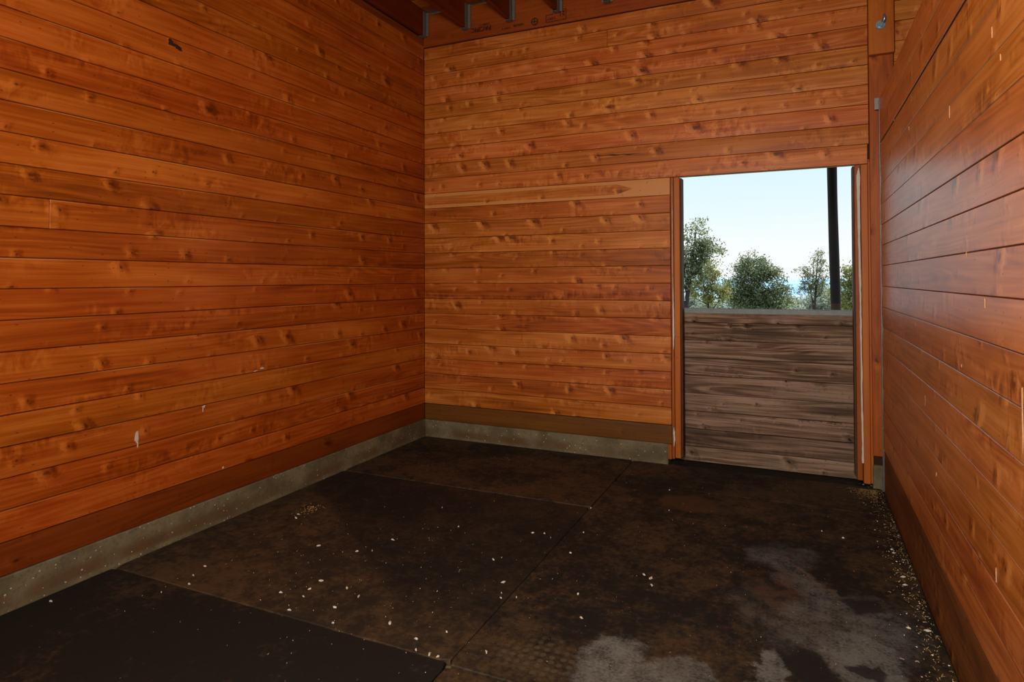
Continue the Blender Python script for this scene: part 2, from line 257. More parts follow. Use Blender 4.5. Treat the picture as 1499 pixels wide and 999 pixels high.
# ---------------------------------------------------------------- mesh helpers
def tag(o, label=None, cat=None, group=None, kind=None):
    for k, v in (('label', label), ('category', cat), ('group', group), ('kind', kind)):
        if v: o[k] = v
    return o
class MB:
    """collects faces with uv (metres), fr (0..1) and a per-board random colour"""
    def __init__(s): s.v = []; s.f = []; s.uv = []; s.fr = []; s.c = []; s.mi = []; s.sm = []
    def face(s, pts, uv=None, fr=None, c=(.5, .5, .5, 0), mi=0, smooth=False):
        i = len(s.v); s.v += [tuple(p) for p in pts]; s.f.append(tuple(range(i, i+len(pts))))
        s.uv += uv or [(p[0]+p[1], p[2]) for p in pts]; s.fr += fr or [(0, .5)]*len(pts); s.c += [c]*len(pts); s.mi.append(mi); s.sm.append(smooth)
    def board(s, o, U, V, Nn, u0, u1, v0, v1, th, ch=.003, c=None, mi=0, tilt=(0, 0), uoff=0.):
        """a board lying in the U,V plane, its face towards Nn, chamfered all round"""
        if c is None: c = (random.random(), random.random(), random.random(), 0)
        o, U, V, Nn = map(Vector, (o, U, V, Nn))
        P = lambda u, v, n: o+U*u+V*v+Nn*(n + tilt[0]*(1-(v-v0)/(v1-v0)) + tilt[1]*(v-v0)/(v1-v0))
        I = [(u0+ch, v0+ch), (u1-ch, v0+ch), (u1-ch, v1-ch), (u0+ch, v1-ch)]; O = [(u0, v0), (u1, v0), (u1, v1), (u0, v1)]
        fru = lambda q: ((q[0]-u0)/(u1-u0), (q[1]-v0)/(v1-v0))
        flip = U.cross(V).dot(Nn) < 0
        def put(pts, q):
            fr = [fru(a) for a in q]
            if flip: pts, q, fr = pts[::-1], q[::-1], fr[::-1]
            s.face(pts, [(a[0]+uoff, a[1]) for a in q], fr, c, mi)
        put([P(*q, 0) for q in I], I)
        for i in range(4):
            j = (i+1) % 4
            put([P(*O[i], -ch), P(*O[j], -ch), P(*I[j], 0), P(*I[i], 0)], [O[i], O[j], I[j], I[i]])
            put([P(*O[i], -th), P(*O[j], -th), P(*O[j], -ch), P(*O[i], -ch)], [O[i], O[j], O[j], O[i]])
        put([P(*q, -th) for q in O[::-1]], O[::-1])
    def box(s, x0, x1, y0, y1, z0, z1, ch=.002, c=None, mi=0):
        """chamfered box whose grain runs along its longest side"""
        if c is None: c = (random.random(), random.random(), random.random(), 0)
        lo, hi = (x0, y0, z0), (x1, y1, z1); ax = max(range(3), key=lambda i: hi[i]-lo[i]); ot = [i for i in range(3) if i != ax]
        ch = min(ch, min(hi[i]-lo[i] for i in range(3))*.4)
        import itertools
        def pt(sg, inset):   # inset: axis that is at full extent
            return tuple((lo[i] if sg[i] < 0 else hi[i]) + (0 if i == inset else (ch if sg[i] < 0 else -ch)) for i in range(3))
        def uvp(p): return (p[ax], p[ot[0]]+p[ot[1]])
        def put(pts, outward):
            a = Vector(pts[0]); n = (Vector(pts[1])-a).cross(Vector(pts[2])-a)
            if n.dot(Vector(outward)) < 0: pts = pts[::-1]
            s.face(pts, [uvp(p) for p in pts], None, c, mi)
        for i in range(3):
            j, k = [q for q in range(3) if q != i]
            for sg in (-1, 1):
                ps = []
                for a, b in ((-1, -1), (1, -1), (1, 1), (-1, 1)):
                    q = [0]*3; q[i] = sg; q[j] = a; q[k] = b; ps.append(pt(q, i))
                d = [0]*3; d[i] = sg; put(ps, d)
            for a in (-1, 1):
                for b in (-1, 1):
                    q0 = [0]*3; q0[j] = a; q0[k] = b; q1 = list(q0); q0[i] = -1; q1[i] = 1; d = [0]*3; d[j] = a; d[k] = b
                    put([pt(q0, j), pt(q1, j), pt(q1, k), pt(q0, k)], d)
        for sg in itertools.product((-1, 1), repeat=3): put([pt(sg, 0), pt(sg, 1), pt(sg, 2)], sg)
    def tube(s, pts, rad, seg=8, c=(.5, .5, .5, 0), mi=0, caps=True):
        rings = []
        for i, p in enumerate(pts):
            p = Vector(p); d = Vector(pts[min(i+1, len(pts)-1)])-Vector(pts[max(i-1, 0)])
            d.normalize(); a = d.orthogonal().normalized() if abs(d.z) < .5 else d.cross(Vector((0, 1, 0))).normalized(); b = d.cross(a)
            r = rad[i] if isinstance(rad, (list, tuple)) else rad
            rings.append([p+a*math.cos(t)*r+b*math.sin(t)*r for t in [2*math.pi*k/seg for k in range(seg)]])
        base = len(s.v)
        for rg in rings: s.v += [tuple(q) for q in rg]
        for i in range(len(rings)-1):
            for k in range(seg):
                k2 = (k+1) % seg; s.f.append((base+i*seg+k, base+i*seg+k2, base+(i+1)*seg+k2, base+(i+1)*seg+k))
                s.uv += [(i*.1, k*.02)]*4; s.fr += [(0, .5)]*4; s.c += [c]*4; s.mi.append(mi); s.sm.append(True)
        if caps:
            for rg, rev in ((rings[0], True), (rings[-1], False)):
                s.face(rg[::-1] if rev else rg, None, None, c, mi)
    def build(s, name, mats, parent=None, loc=None):
        me = bpy.data.meshes.new(name)
        L = Vector(loc) if loc else Vector((0, 0, 0))
        me.from_pydata([tuple(Vector(p)-L) for p in s.v], [], s.f)
        for mt in (mats if isinstance(mats, (list, tuple)) else [mats]): me.materials.append(mt)
        a = me.uv_layers.new(name='uv'); b = me.uv_layers.new(name='fr')
        a.data.foreach_set('uv', [x for q in s.uv for x in q]); b.data.foreach_set('uv', [x for q in s.fr for x in q])
        ca = me.color_attributes.new('brd', 'FLOAT_COLOR', 'CORNER'); ca.data.foreach_set('color', [x for q in s.c for x in q])
        me.polygons.foreach_set('material_index', s.mi); me.polygons.foreach_set('use_smooth', s.sm); me.update()
        o = bpy.data.objects.new(name, me); C.objects.link(o)
        if loc: o.location = loc
        if parent: o.parent = parent; o.location = Vector(o.location)-parent.location
        return o
def struct(name, mb, mats, parent=None, **k):
    o = mb.build(name, mats, parent)
    if parent is None: o['kind'] = 'structure'
    return o

XL, YB, XR, P, C0 = -2.9783, 4.7184, .478, .13, .2847
XF, YR, ZT = 3.9, -.62, 3.69       # far wall of the next stall, rear wall, underside of deck
rt = lambda a=.0012: (random.uniform(-a, a), random.uniform(-a, a))

# ---------------------------------------------------------------- structure
b = MB(); b.face([(XL-.3, YR-3, -.025), (XF+.2, YR-3, -.025), (XF+.2, YB+.35, -.025), (XL-.3, YB+.35, -.025)]); b.face([(XL-.3, YR-3, -.2), (XL-.3, YB+.35, -.2), (XF+.2, YB+.35, -.2), (XF+.2, YR-3, -.2)])
b.face([(XL-.3, YB+.35, -.2), (XL-.3, YB+.35, -.025), (XF+.2, YB+.35, -.025), (XF+.2, YB+.35, -.2)])
struct('floor', b, M_CONC)
b = MB()   # ceiling decking
for i in range(40):
    y0 = YR-.1+i*.14
    if y0 > YB+.02: break
    b.board((0, 0, ZT), (1, 0, 0), (0, 1, 0), (0, 0, -1), XL-.05, XF+.05, y0, min(y0+.139, YB+.1), .03, .002, tilt=rt(.0005))
b.box(XL-.1, XF+.1, YR-.1, YB+.2, ZT+.031, ZT+.06)
struct('ceiling', b, M_DECK)

# left wall: horizontal tongue-and-groove planks
b = MB()
for k in range(-1, 25):
    z0 = C0+k*P; z1 = z0+P-.0012
    if k == -1: continue
    z1 = min(z1, 3.455)
    if z0 > 3.44: break
    sp_ = [YR, YB-.001]
    if k == 10: sp_ = [YR, 1.683, YB-.001]
    c0 = random.random()
    tone = {3: .62, 10: .55, 9: .35, 11: .25, 12: .85, 13: .35, 6: .35, 7: .45, 5: .7, 8: .75}.get(k, random.uniform(.35, .75))
    for i in range(len(sp_)-1):
        b.board((XL, 0, 0), (0, 1, 0), (0, 0, 1), (1, 0, 0), sp_[i]+(.0008 if i else 0), sp_[i+1], z0, z1, .018, .0028, (tone if i or len(sp_) == 2 else tone+.2, random.random(), random.random(), 0), tilt=rt(.0018))
b.box(XL-.14, XL-.019, YR, YB+.14, C0-.14, 3.66, mi=1)
WL = struct('wall_left', b, [M_LEFT, M_BACKING])
b = MB(); b.box(XL-.02, XL+.004, YR, YB, 3.40, 3.462, .004); struct('trim_7', b, M_FASCIA)

# back wall with the half-door opening
b = MB(); JL, JR, ZH = -.863, .4195, 2.1047
for k in range(0, 25):
    z0 = C0+k*P; z1 = z0+P-.0012
    if z0 > 3.33: break
    z1 = min(z1, 3.3803) if k == 23 else z1
    tone = {13: .62, 9: .25, 8: .5, 7: .35, 12: .45, 10: .65, 11: .5, 16: .8, 15: .4, 17: .75, 18: .85, 14: .7}.get(k, random.uniform(.35, .75))
    cc = lambda t=0: (max(0, min(1, tone+t)), random.random(), random.random(), 1. if k == 13 else 0.)
    B_ = lambda u0, u1, t=0, zt=None: b.board((0, YB, 0), (1, 0, 0), (0, 0, 1), (0, -1, 0), u0, u1, z0, zt or z1, .018, .0028, cc(t), tilt=rt(.0016))
    if k < 14: B_(XL, JL)
    elif k == 14: B_(XL, .411)
    elif k == 22: B_(XL, -1.33, .15); B_(-1.329, JR)
    else: B_(XL, JR)
    if z0 > 2.2: B_(.566, XF, .1 if k != 19 else .45)
    else: B_(.566, XF)
b.box(XL-.1, JL-.012, YB+.019, YB+.15, .05, 3.66, mi=1); b.box(.43, XF+.1, YB+.019, YB+.15, .02, 3.66, mi=1); b.box(JL-.012, .43, YB+.019, YB+.15, ZH+.03, 3.66, mi=1)
WB = struct('wall_back', b, [M_BACK, M_BACKING])
b = MB()   # far wall of the next stall
for k in range(0, 26): b.board((XF, 0, 0), (0, 1, 0), (0, 0, 1), (-1, 0, 0), YR, YB, C0-.13+k*P, C0-.13+k*P+P-.001, .018, .0028)
b.box(XF+.019, XF+.12, YR, YB+.1, 0, 3.66, mi=1); struct('wall_far', b, [M_LEFT, M_BACKING])
b = MB()   # rear wall, open to the aisle round the camera
for k in range(0, 27):
    z0 = .02+k*P
    for u0, u1 in ([(XL, -1.15), (.4, XF)] if z0 < 2.3 else [(XL, XF)]): b.board((0, YR, 0), (1, 0, 0), (0, 0, 1), (0, 1, 0), u0, u1, z0, z0+P-.001, .018, .0028)
struct('wall_rear', b, M_LEFT)

# partition on the right, lower than the ceiling
b = MB(); YE = 4.655; C1 = .2656
tones = {0: .5, 1: .35, 2: .4, 3: .4, 4: .55, 5: .4, 6: .45, 7: .6, 8: .55, 9: .7, 10: .6, 11: .5, 12: .7, 13: .55, 14: .6}
for k in range(0, 15):
    z0 = C1+k*P; b.board((XR, 0, 0), (0, 1, 0), (0, 0, 1), (-1, 0, 0), YR, YE, z0+(.004 if k == 15 else 0), z0+P-.0014, .018, .0022, (tones[k], random.random(), random.random(), 0), tilt=rt(.002))
    b.board((XR+.075, 0, 0), (0, 1, 0), (0, 0, 1), (1, 0, 0), YR, YE, z0, z0+P-.0014, .018, .0032, tilt=rt(.002))
for (z0, z1, dd) in ((2.2226, 2.362, -.004), (2.3632, 2.508, -.004)):
    b.board((XR+dd, 0, 0), (0, 1, 0), (0, 0, 1), (-1, 0, 0), YR, YE, z0, z1, .02, .003); b.board((XR+.075, 0, 0), (0, 1, 0), (0, 0, 1), (1, 0, 0), YR, YE, z0, z1, .018, .003)
b.box(XR+.0185, XR+.0565, YR, YE-.004, .02, 2.504, mi=1)
WR = struct('wall_right', b, [M_RIGHT, M_BACKING])
b = MB(); b.board((XR, 0, 0), (0, 1, 0), (0, 0, 1), (-1, 0, 0), YR, YE-.02, -.02, C1-.003, .018, .005); struct('baseboard_right', b, M_ROUGH)
b = MB(); b.box(XR-.004, XR+.079, YE, YE+.005, .0, 2.50, .0008); b.box(XR-.007, XR-.003, YE-.012, YE+.005, .0, 2.50, .0008); b.box(XR-.030, XR-.003, YE+.005, YE+.010, 2.44, 2.515, .0008)
struct('trim_8', b, M_CHAN)

# concrete curb and base boards
def curb(name, x0, x1, y0, y1, ch):
    b = MB(); b.box(x0, x1, y0, y1, -.02, .1445, ch); return struct(name, b, M_CONC)
curb('trim_1', XL-.14, XL+.004, YR, YB+.14, .005); curb('trim_2', XL+.0045, -.889, YB-.004, YB+.14, .005); curb('trim_3', .4225, XF, YB-.004, YB+.14, .005)
b = MB(); b.board((XL-.002, 0, 0), (0, 1, 0), (0, 0, 1), (1, 0, 0), YR, YB, .146, C0-.002, .03, .003); struct('baseboard_left', b, M_FASCIA)
b = MB(); b.board((0, YB+.002, 0), (1, 0, 0), (0, 0, 1), (0, -1, 0), XL, -.860, .146, C0-.002, .03, .003); struct('baseboard_back', b, M_FASCIAB)

# ---------------------------------------------------------------- half door and its frame
YD = 4.86
b = MB(); dl, dr, db, dt = -.826, .352, .002, 1.118
rows = [db] + [dt-.085-i*.1315 for i in range(7, -1, -1)] + [dt]
for i in range(len(rows)-1):
    b.board((0, YD, 0), (1, 0, 0), (0, 0, 1), (0, -1, 0), dl, dr, rows[i], rows[i+1]-.0015, .02, .003, (random.uniform(.25, .8), random.random(), random.random(), 0), tilt=rt(.0015))
b.box(dl, dr, YD+.0205, YD+.045, db, dt, mi=1)
D = struct('door_1', b, [M_DOOR, M_BACKING])
b = MB(); b.box(dl-.002, dr+.002, YD-.008, YD+.052, 1.100, 1.1375, .002); struct('metal_cap', b, M_CAPM, D)
b = MB()   # frame: jambs with stops, head
b.box(-.838, -.797, YB+.010, YD-.012, .045, ZH, .004); b.box(.334, .366, YB+.006, YD-.012, .035, ZH-.004, .003)
b.box(-.862, -.842, YB+.020, YD+.05, .035, ZH+.0195, .002); b.box(.370, .411, YB-.002, YB+.019, .018, ZH-.002, .004); b.box(.370, .4285, YB+.0195, YD+.05, .018, ZH+.0195, .002)
b.box(-.862, .4285, YB+.02, YD+.05, ZH+.020, ZH+.05, .002); b.box(-.892, -.862, YB+.0, YB+.018, .035, .1435, .002)
FR = struct('trim_4', b, M_TRIM)
def strip(pts, w, th, y, name, mat, parent, seed=1):
    rnd = random.Random(seed); b = MB(); L = []; n = 60
    for i in range(n+1):
        t = i/n*(len(pts)-1); j = min(int(t), len(pts)-2); f = t-j; x = pts[j][0]*(1-f)+pts[j+1][0]*f; z = pts[j][1]*(1-f)+pts[j+1][1]*f; ww = pts[j][2]*(1-f)+pts[j+1][2]*f
        L.append((x-ww/2+rnd.uniform(-1, 1)*w, x+ww/2+rnd.uniform(-1, 1)*w, z))
    for (a0, a1, z0), (c0, c1, z1) in zip(L, L[1:]):
        b.face([(a0, y, z0), (c0, y, z1), (c1, y, z1), (a1, y, z0)][::-1]); b.face([(a0, y+th, z0), (a0, y, z0), (c0, y, z1), (c0, y+th, z1)]); b.face([(a1, y, z0), (a1, y+th, z0), (c1, y+th, z1), (c1, y, z1)])
        b.face([(a0, y+th, z0), (c0, y+th, z1), (c1, y+th, z1), (a1, y+th, z0)])
    for (a0, a1, z0) in (L[0], L[-1]): b.face([(a0, y, z0), (a1, y, z0), (a1, y+th, z0), (a0, y+th, z0)])
    o = b.build(name, mat, parent); o['label'] = 'torn white weatherstrip'; return o
strip([(.361, 2.08, .004), (.3565, 2.03, .022), (.357, 1.8, .014), (.360, 1.4, .012), (.362, 1.2, .010), (.363, .9, .009), (.364, .5, .009), (.3665, .26, .011), (.3665, .15, .014)], .0012, .008, YB+.001, 'weatherstrip', M_WHITE, FR, 3)
strip([(-.847, 2.05, .001), (-.847, 1.7, .003), (-.846, 1.35, .003), (-.845, 1.15, .009), (-.844, .95, .012), (-.845, .84, .004)], .0008, .006, YB+.004, 'weatherstrip', M_WHITE, FR, 4)
strip([(-.846, .27, .003), (-.845, .23, .012), (-.843, .18, .010), (-.846, .13, .002)], .0015, .008, YB+.003, 'weatherstrip', M_WHITE, FR, 5)
b = MB(); b.box(-.7965, -.786, YB+.04, YD-.012, .05, ZH-.006, .001); b.box(.3235, .3335, YB+.03, YD-.012, .05, ZH-.006, .001); s_ = b.build('door_stop', M_BARKB, FR); s_['label'] = 'dark door stop'

# post boards beside the door
b = MB(); b.box(.4235, .5615, YB-.006, YB+.018, .205, 2.83, .003); struct('trim_5', b, M_POST)
b = MB(); b.box(.4205, .5635, YB-.052, YB-.007, 2.80, 3.66, .003); PB = b.build('hanging_post_block', M_BEAM); tag(PB, 'short orange timber block with a bolt, high on the back wall above the right partition', 'wood block')
b = MB()
cx, cz, y = .487, 2.985, YB-.0525
t = bpy.data.objects.new('eye_bolt', None); C.objects.link(t); t.location = (cx, y, cz); tag(t, 'bluish zinc bolt and washer in the timber block at the top right', 'bolt')
b.tube([(cx, y, cz), (cx, y-.004, cz)], [.030, .028], 24); b.build('washer', M_BOLT, t).location = (-cx, -y, -cz)
b = MB(); b.tube([(cx+.002, y-.004, cz-.002), (cx+.002, y-.014, cz-.002)], [.017, .016], 6); b.build('nut', M_BOLT, t).location = (-cx, -y, -cz)
b = MB(); b.tube([(cx+.016, y-.003, cz+.012), (cx+.022, y-.016, cz+.03), (cx+.022, y-.018, cz+.046), (cx+.02, y-.006, cz+.06)], [.009, .009, .008, .006], 10)
for q in range(6): b.tube([(cx+.017+.001*q, y-.004-.002*q, cz+.014+.004*q), (cx+.018+.001*q, y-.006-.002*q, cz+.016+.004*q)], .0115, 10)
b.build('bolt_shank', M_BOLT, t).location = (-cx, -y, -cz)

# ---------------------------------------------------------------- ledger, joists, hangers
b = MB(); b.board((0, YB-.02, 0), (1, 0, 0), (0, 0, 1), (0, -1, 0), XL+.006, JR-.002, 3.381, 3.665, .016, .003, (.5, .5, .3, 0)); LG = b.build('ledger_board', M_LEDGER)
tag(LG, 'wide orange ledger board at the top of the back wall, carrying black mill stamps', 'beam')
names = ['nearest the left wall', 'second from the left wall', 'third from the left wall', 'fourth from the left wall', 'fifth from the left wall']
for i in range(5):
    x = -2.953+.4095*i
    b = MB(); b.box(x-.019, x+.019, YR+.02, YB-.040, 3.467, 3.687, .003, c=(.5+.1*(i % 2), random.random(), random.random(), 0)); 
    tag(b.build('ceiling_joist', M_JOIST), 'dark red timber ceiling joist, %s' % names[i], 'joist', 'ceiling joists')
    b = MB(); z0, z1 = 3.459, 3.672; yh = YB-.0375
    b.box(x-.023, x+.023, yh-.052, yh-.001, z0, z0+.003, .0008)                       # seat
    b.box(x-.0225, x-.0195, yh-.050, yh-.001, z0, z1, .0008)
    b.box(x+.0195, x+.0225, yh-.050, yh-.001, z0, z1, .0008)                          # cheeks
    b.box(x+.0225, x+.045, yh-.0035, yh-.0005, z0+.01, z1, .0008)
    if i: b.box(x-.045, x-.0225, yh-.0035, yh-.0005, z0+.01, z1, .0008)               # flanges on the ledger
    rnd = random.Random(i)
    for q in range(6): b.tube([(x+.0335, yh-.003, z0+.03+q*.032), (x+.0335, yh-.007, z0+.03+q*.032)], .0045, 8)
    for q in range(3): b.tube([(x+.0225, yh-.03, z0+.02+q*.05), (x+.026, yh-.03, z0+.02+q*.05)], .0045, 8)
    tag(b.build('joist_hanger', M_HANG), 'grey galvanised joist hanger at the end of the joist %s' % names[i], 'bracket', 'joist hangers on the ledger board')
# mill stamps, printed upside down
def text(body, x, z, size, parent, name='mill_stamp', rot=math.pi, bold=0.):
    cu = bpy.data.curves.new(name, 'FONT'); cu.body = body; cu.size = size; cu.offset = bold; cu.extrude = .0004; cu.align_x = 'CENTER'; cu.align_y = 'CENTER'
    o = bpy.data.objects.new(name, cu); C.objects.link(o)
    o.matrix_world = Matrix.Translation((x, YB-.0376, z)) @ Matrix.Rotation(rot, 4, 'Y') @ Matrix.Rotation(math.pi/2, 4, 'X')
    dg = bpy.context.evaluated_depsgraph_get(); me = bpy.data.meshes.new_from_object(o.evaluated_get(dg)); mw = o.matrix_world.copy()
    bpy.data.objects.remove(o); me.transform(mw); me.materials.clear(); me.materials.append(M_INK); n = bpy.data.objects.new(name, me); C.objects.link(n); n.parent = parent; return n
text('PACIFIC', -2.40, 3.448, .052, LG, bold=.0006); text('LUMBER CO', -2.37, 3.479, .018, LG)
text('HEM-FIR', -2.06, 3.424, .026, LG); text('S-DRY  2', -2.17, 3.415, .02, LG)
b = MB()
def ring(cx, cz, r0, r1, y):
    for i in range(32):
        a, c_ = 2*math.pi*i/32, 2*math.pi*(i+1)/32
        b.face([(cx+r0*math.cos(a), y, cz+r0*math.sin(a)), (cx+r1*math.cos(a), y, cz+r1*math.sin(a)), (cx+r1*math.cos(c_), y, cz+r1*math.sin(c_)), (cx+r0*math.cos(c_), y, cz+r0*math.sin(c_))])
def bar(x0, x1, z0, z1, y=YB-.0372): b.face([(x0, y, z0), (x1, y, z0), (x1, y, z1), (x0, y, z1)])
ring(-1.918, 3.426, .024, .030, YB-.0372); bar(-1.938, -1.898, 3.423, 3.429); bar(-1.921, -1.915, 3.408, 3.444)
for x0, x1, z0, z1 in ((-1.82, -1.65, 3.40, 3.403), (-1.82, -1.817, 3.40, 3.46), (-1.653, -1.65, 3.40, 3.485), (-1.70, -1.65, 3.482, 3.485), (-1.82, -1.76, 3.457, 3.46), (-1.70, -1.697, 3.43, 3.485)): bar(x0, x1, z0, z1)
b.build('mill_stamp', M_INK, LG); text('2', -1.672, 3.455, .05, LG); text('S-DRY', -1.775, 3.425, .026, LG)

# ---------------------------------------------------------------- marks on the walls
def blob(mb, o, U, V, Nn, cu, cv, ru, rv, seed, th=.0006, seg=18, rough=.35):
    rnd = random.Random(seed); o, U, V, Nn = map(Vector, (o, U, V, Nn)); ps = []
    ph = [rnd.uniform(0, 6.28) for _ in range(4)]
    for i in range(seg):
        a = 2*math.pi*i/seg; q = 1+rough*(.5*math.sin(2*a+ph[0])+.3*math.sin(3*a+ph[1])+.3*math.sin(5*a+ph[2]))+rnd.uniform(-.1, .1)
        ps.append((cu+ru*q*math.cos(a), cv+rv*q*math.sin(a)))
    top = [o+U*p[0]+V*p[1]+Nn*th for p in ps]; mid = o+U*cu+V*cv+Nn*th*1.6; bot = [o+U*p[0]*1+V*p[1]-Nn*.001 for p in ps]
    for i in range(seg):
        j = (i+1) % seg; mb.face([top[i], top[j], mid]); mb.face([bot[i], bot[j], top[j], top[i]])
LW = ((XL+.001, 0, 0), (0, 1, 0), (0, 0, 1), (1, 0, 0)); BW = ((0, YB-.001, 0), (1, 0, 0), (0, 0, 1), (0, -1, 0)); RW = ((XR-.001, 0, 0), (0, 1, 0), (0, 0, 1), (-1, 0, 0))
def mark(name, wall, W3, lst, mat, label=None):
    b = MB()
    for i, (u, v, ru, rv) in enumerate(lst): blob(b, *W3, u, v, ru, rv, hash((name, i, round(u*100))) % 999 if False else i+int(abs(u)*97))
    o = b.build(name, mat, wall)
    if label: o['label'] = label
    return o
mark('dropping_stain', WL, LW, [(2.086, .585, .011, .026), (2.091, .545, .003, .014)], M_DROP, 'white bird dropping')
mark('dropping_stain', WL, LW, [(2.835, .812, .012, .004), (2.885, .822, .014, .006)], M_DROP, 'white bird dropping')
mark('dropping_stain', WL, LW, [(2.471, .665, .009, .007), (2.466, .65, .003, .012)], M_DROP, 'white bird dropping')
mark('dropping_stain', WL, LW, [(2.60, .298, .008, .005)], M_DROP, 'white bird dropping')
mark('dark_knot', WL, LW, [(2.262, 2.602, .017, .015), (2.292, 2.592, .026, .010), (2.312, 2.580, .020, .006)], M_DARKK, 'dark broken knot')
b = MB()   # split along one board of the back wall
for i in range(14):
    x0 = -1.44+i*.0265; x1 = x0+.0265; w = lambda t: .006*math.sin(math.pi*min(1, max(0, t)))**.6*(.7+.3*math.sin(t*19)); z = lambda t: 2.309-.012*t+.002*math.sin(t*23)
    t0, t1 = i/14, (i+1)/14; b.face([(x0, YB-.0026, z(t0)-w(t0)), (x1, YB-.0026, z(t1)-w(t1)), (x1, YB-.0026, z(t1)+w(t1)), (x0, YB-.0026, z(t0)+w(t0))])
o = b.build('board_split', M_DARKK, WB); o['label'] = 'dark split in the board'
rnd = random.Random(5); lst = []
for i in range(14):
    y = rnd.choice([rnd.uniform(2.0, 4.4), rnd.uniform(2.0, 3.2)]); z = rnd.uniform(.3, 2.4); lst.append((y, z, rnd.uniform(.0006, .0014), rnd.uniform(.005, .022)))
lst += [(3.27, 2.42, .0016, .02), (3.56, 2.43, .0035, .014), (3.3, 2.33, .0015, .018), (3.37, 2.28, .002, .012), (3.75, 2.29, .0015, .010), (4.0, 2.22, .004, .005), (1.868, 1.02, .003, .07)]
o = mark('drip_marks', WR, RW, lst, M_DRIP, 'pale drips and scratches'); o['kind'] = 'stuff'
b = MB()
for i in range(40): u = rnd.uniform(-2.9, -.95) ; blob(b, *BW, rnd.uniform(-2.9, .3), rnd.uniform(2.2, 3.3), rnd.uniform(.001, .003), rnd.uniform(.001, .004), i, seg=7)
o = b.build('specks', M_DROP, WB); o['kind'] = 'stuff'; o['label'] = 'tiny pale specks'

# ---------------------------------------------------------------- rubber mats
def mat(x0, x1, y0, y1, m, label, zt=0., sd=1):
    rnd = random.Random(sd); b = MB(); L = []
    def edge(xa, ya, xb, yb):
        n = max(4, int(math.hypot(xb-xa, yb-ya)/.03)); nx, ny = (yb-ya), -(xb-xa); l = math.hypot(nx, ny); nx /= l; ny /= l
        for i in range(n):
            t = i/n; w = .0022*(mnoise.noise(Vector((t*n*.4, sd*3.1+xa, ya)))); L.append((xa+(xb-xa)*t+nx*w, ya+(yb-ya)*t+ny*w))
    r = .012
    edge(x0+r, y0, x1-r, y0); edge(x1, y0+r, x1, y1-r); edge(x1-r, y1, x0+r, y1); edge(x0, y1-r, x0, y0+r)
    cx, cy = (x0+x1)/2, (y0+y1)/2; ins = lambda p: (p[0]+(.003 if p[0] < cx else -.003), p[1]+(.003 if p[1] < cy else -.003))
    n = len(L); b.face([(*ins(p), zt) for p in L])
    for i in range(n):
        p, q = L[i], L[(i+1) % n]; b.face([(*p, zt-.003), (*q, zt-.003), (*ins(q), zt), (*ins(p), zt)]); b.face([(*p, -.0245), (*q, -.0245), (*q, zt-.003), (*p, zt-.003)])
    b.face([(*p, -.0245) for p in L[::-1]])
    return tag(b.build('rubber_mat', m), label, 'rubber mat', 'rubber stall mats')
gp = .0025
mat(XL+.008, -1.1455-gp, 3.640+gp, YB-.008, M_MATB, 'brown dusty rubber mat in the far left corner against the back wall curb', .0, 2)
mat(XL+.008, -1.1455-gp, 1.972+gp, 3.640-gp, M_MATL, 'black rubber mat with dirt sweeps in the middle left of the floor', -.003, 3)
mat(XL+.008, -1.1455-gp, .14, 1.972-gp, M_MATF, 'cleanest blackest rubber mat, at the bottom left of the floor', -.003, 4)
mat(-1.1455+gp, XR-.0015, 1.958+gp, 4.19-gp, M_MATR, 'rubber mat with grey dried stains on the right of the floor', -.001, 5)
mat(-1.1455+gp, XR-.0015, 4.19+gp, YB-.008, M_MATB, 'brown stained rubber mat lying right in front of the half door', -.002, 6)
mat(-1.1455+gp, XR-.0015, .14, 1.958-gp, M_MATR, 'rubber mat at the bottom edge of the floor on the right', -.004, 7)
b = MB(); b.box(-.886, .42, YB-.004, YB+.32, -.024, -.0015, .002); b.box(-.93, .46, YD+.055, YB+.32, -.024, .07, .004); struct('trim_6', b, M_MATF)

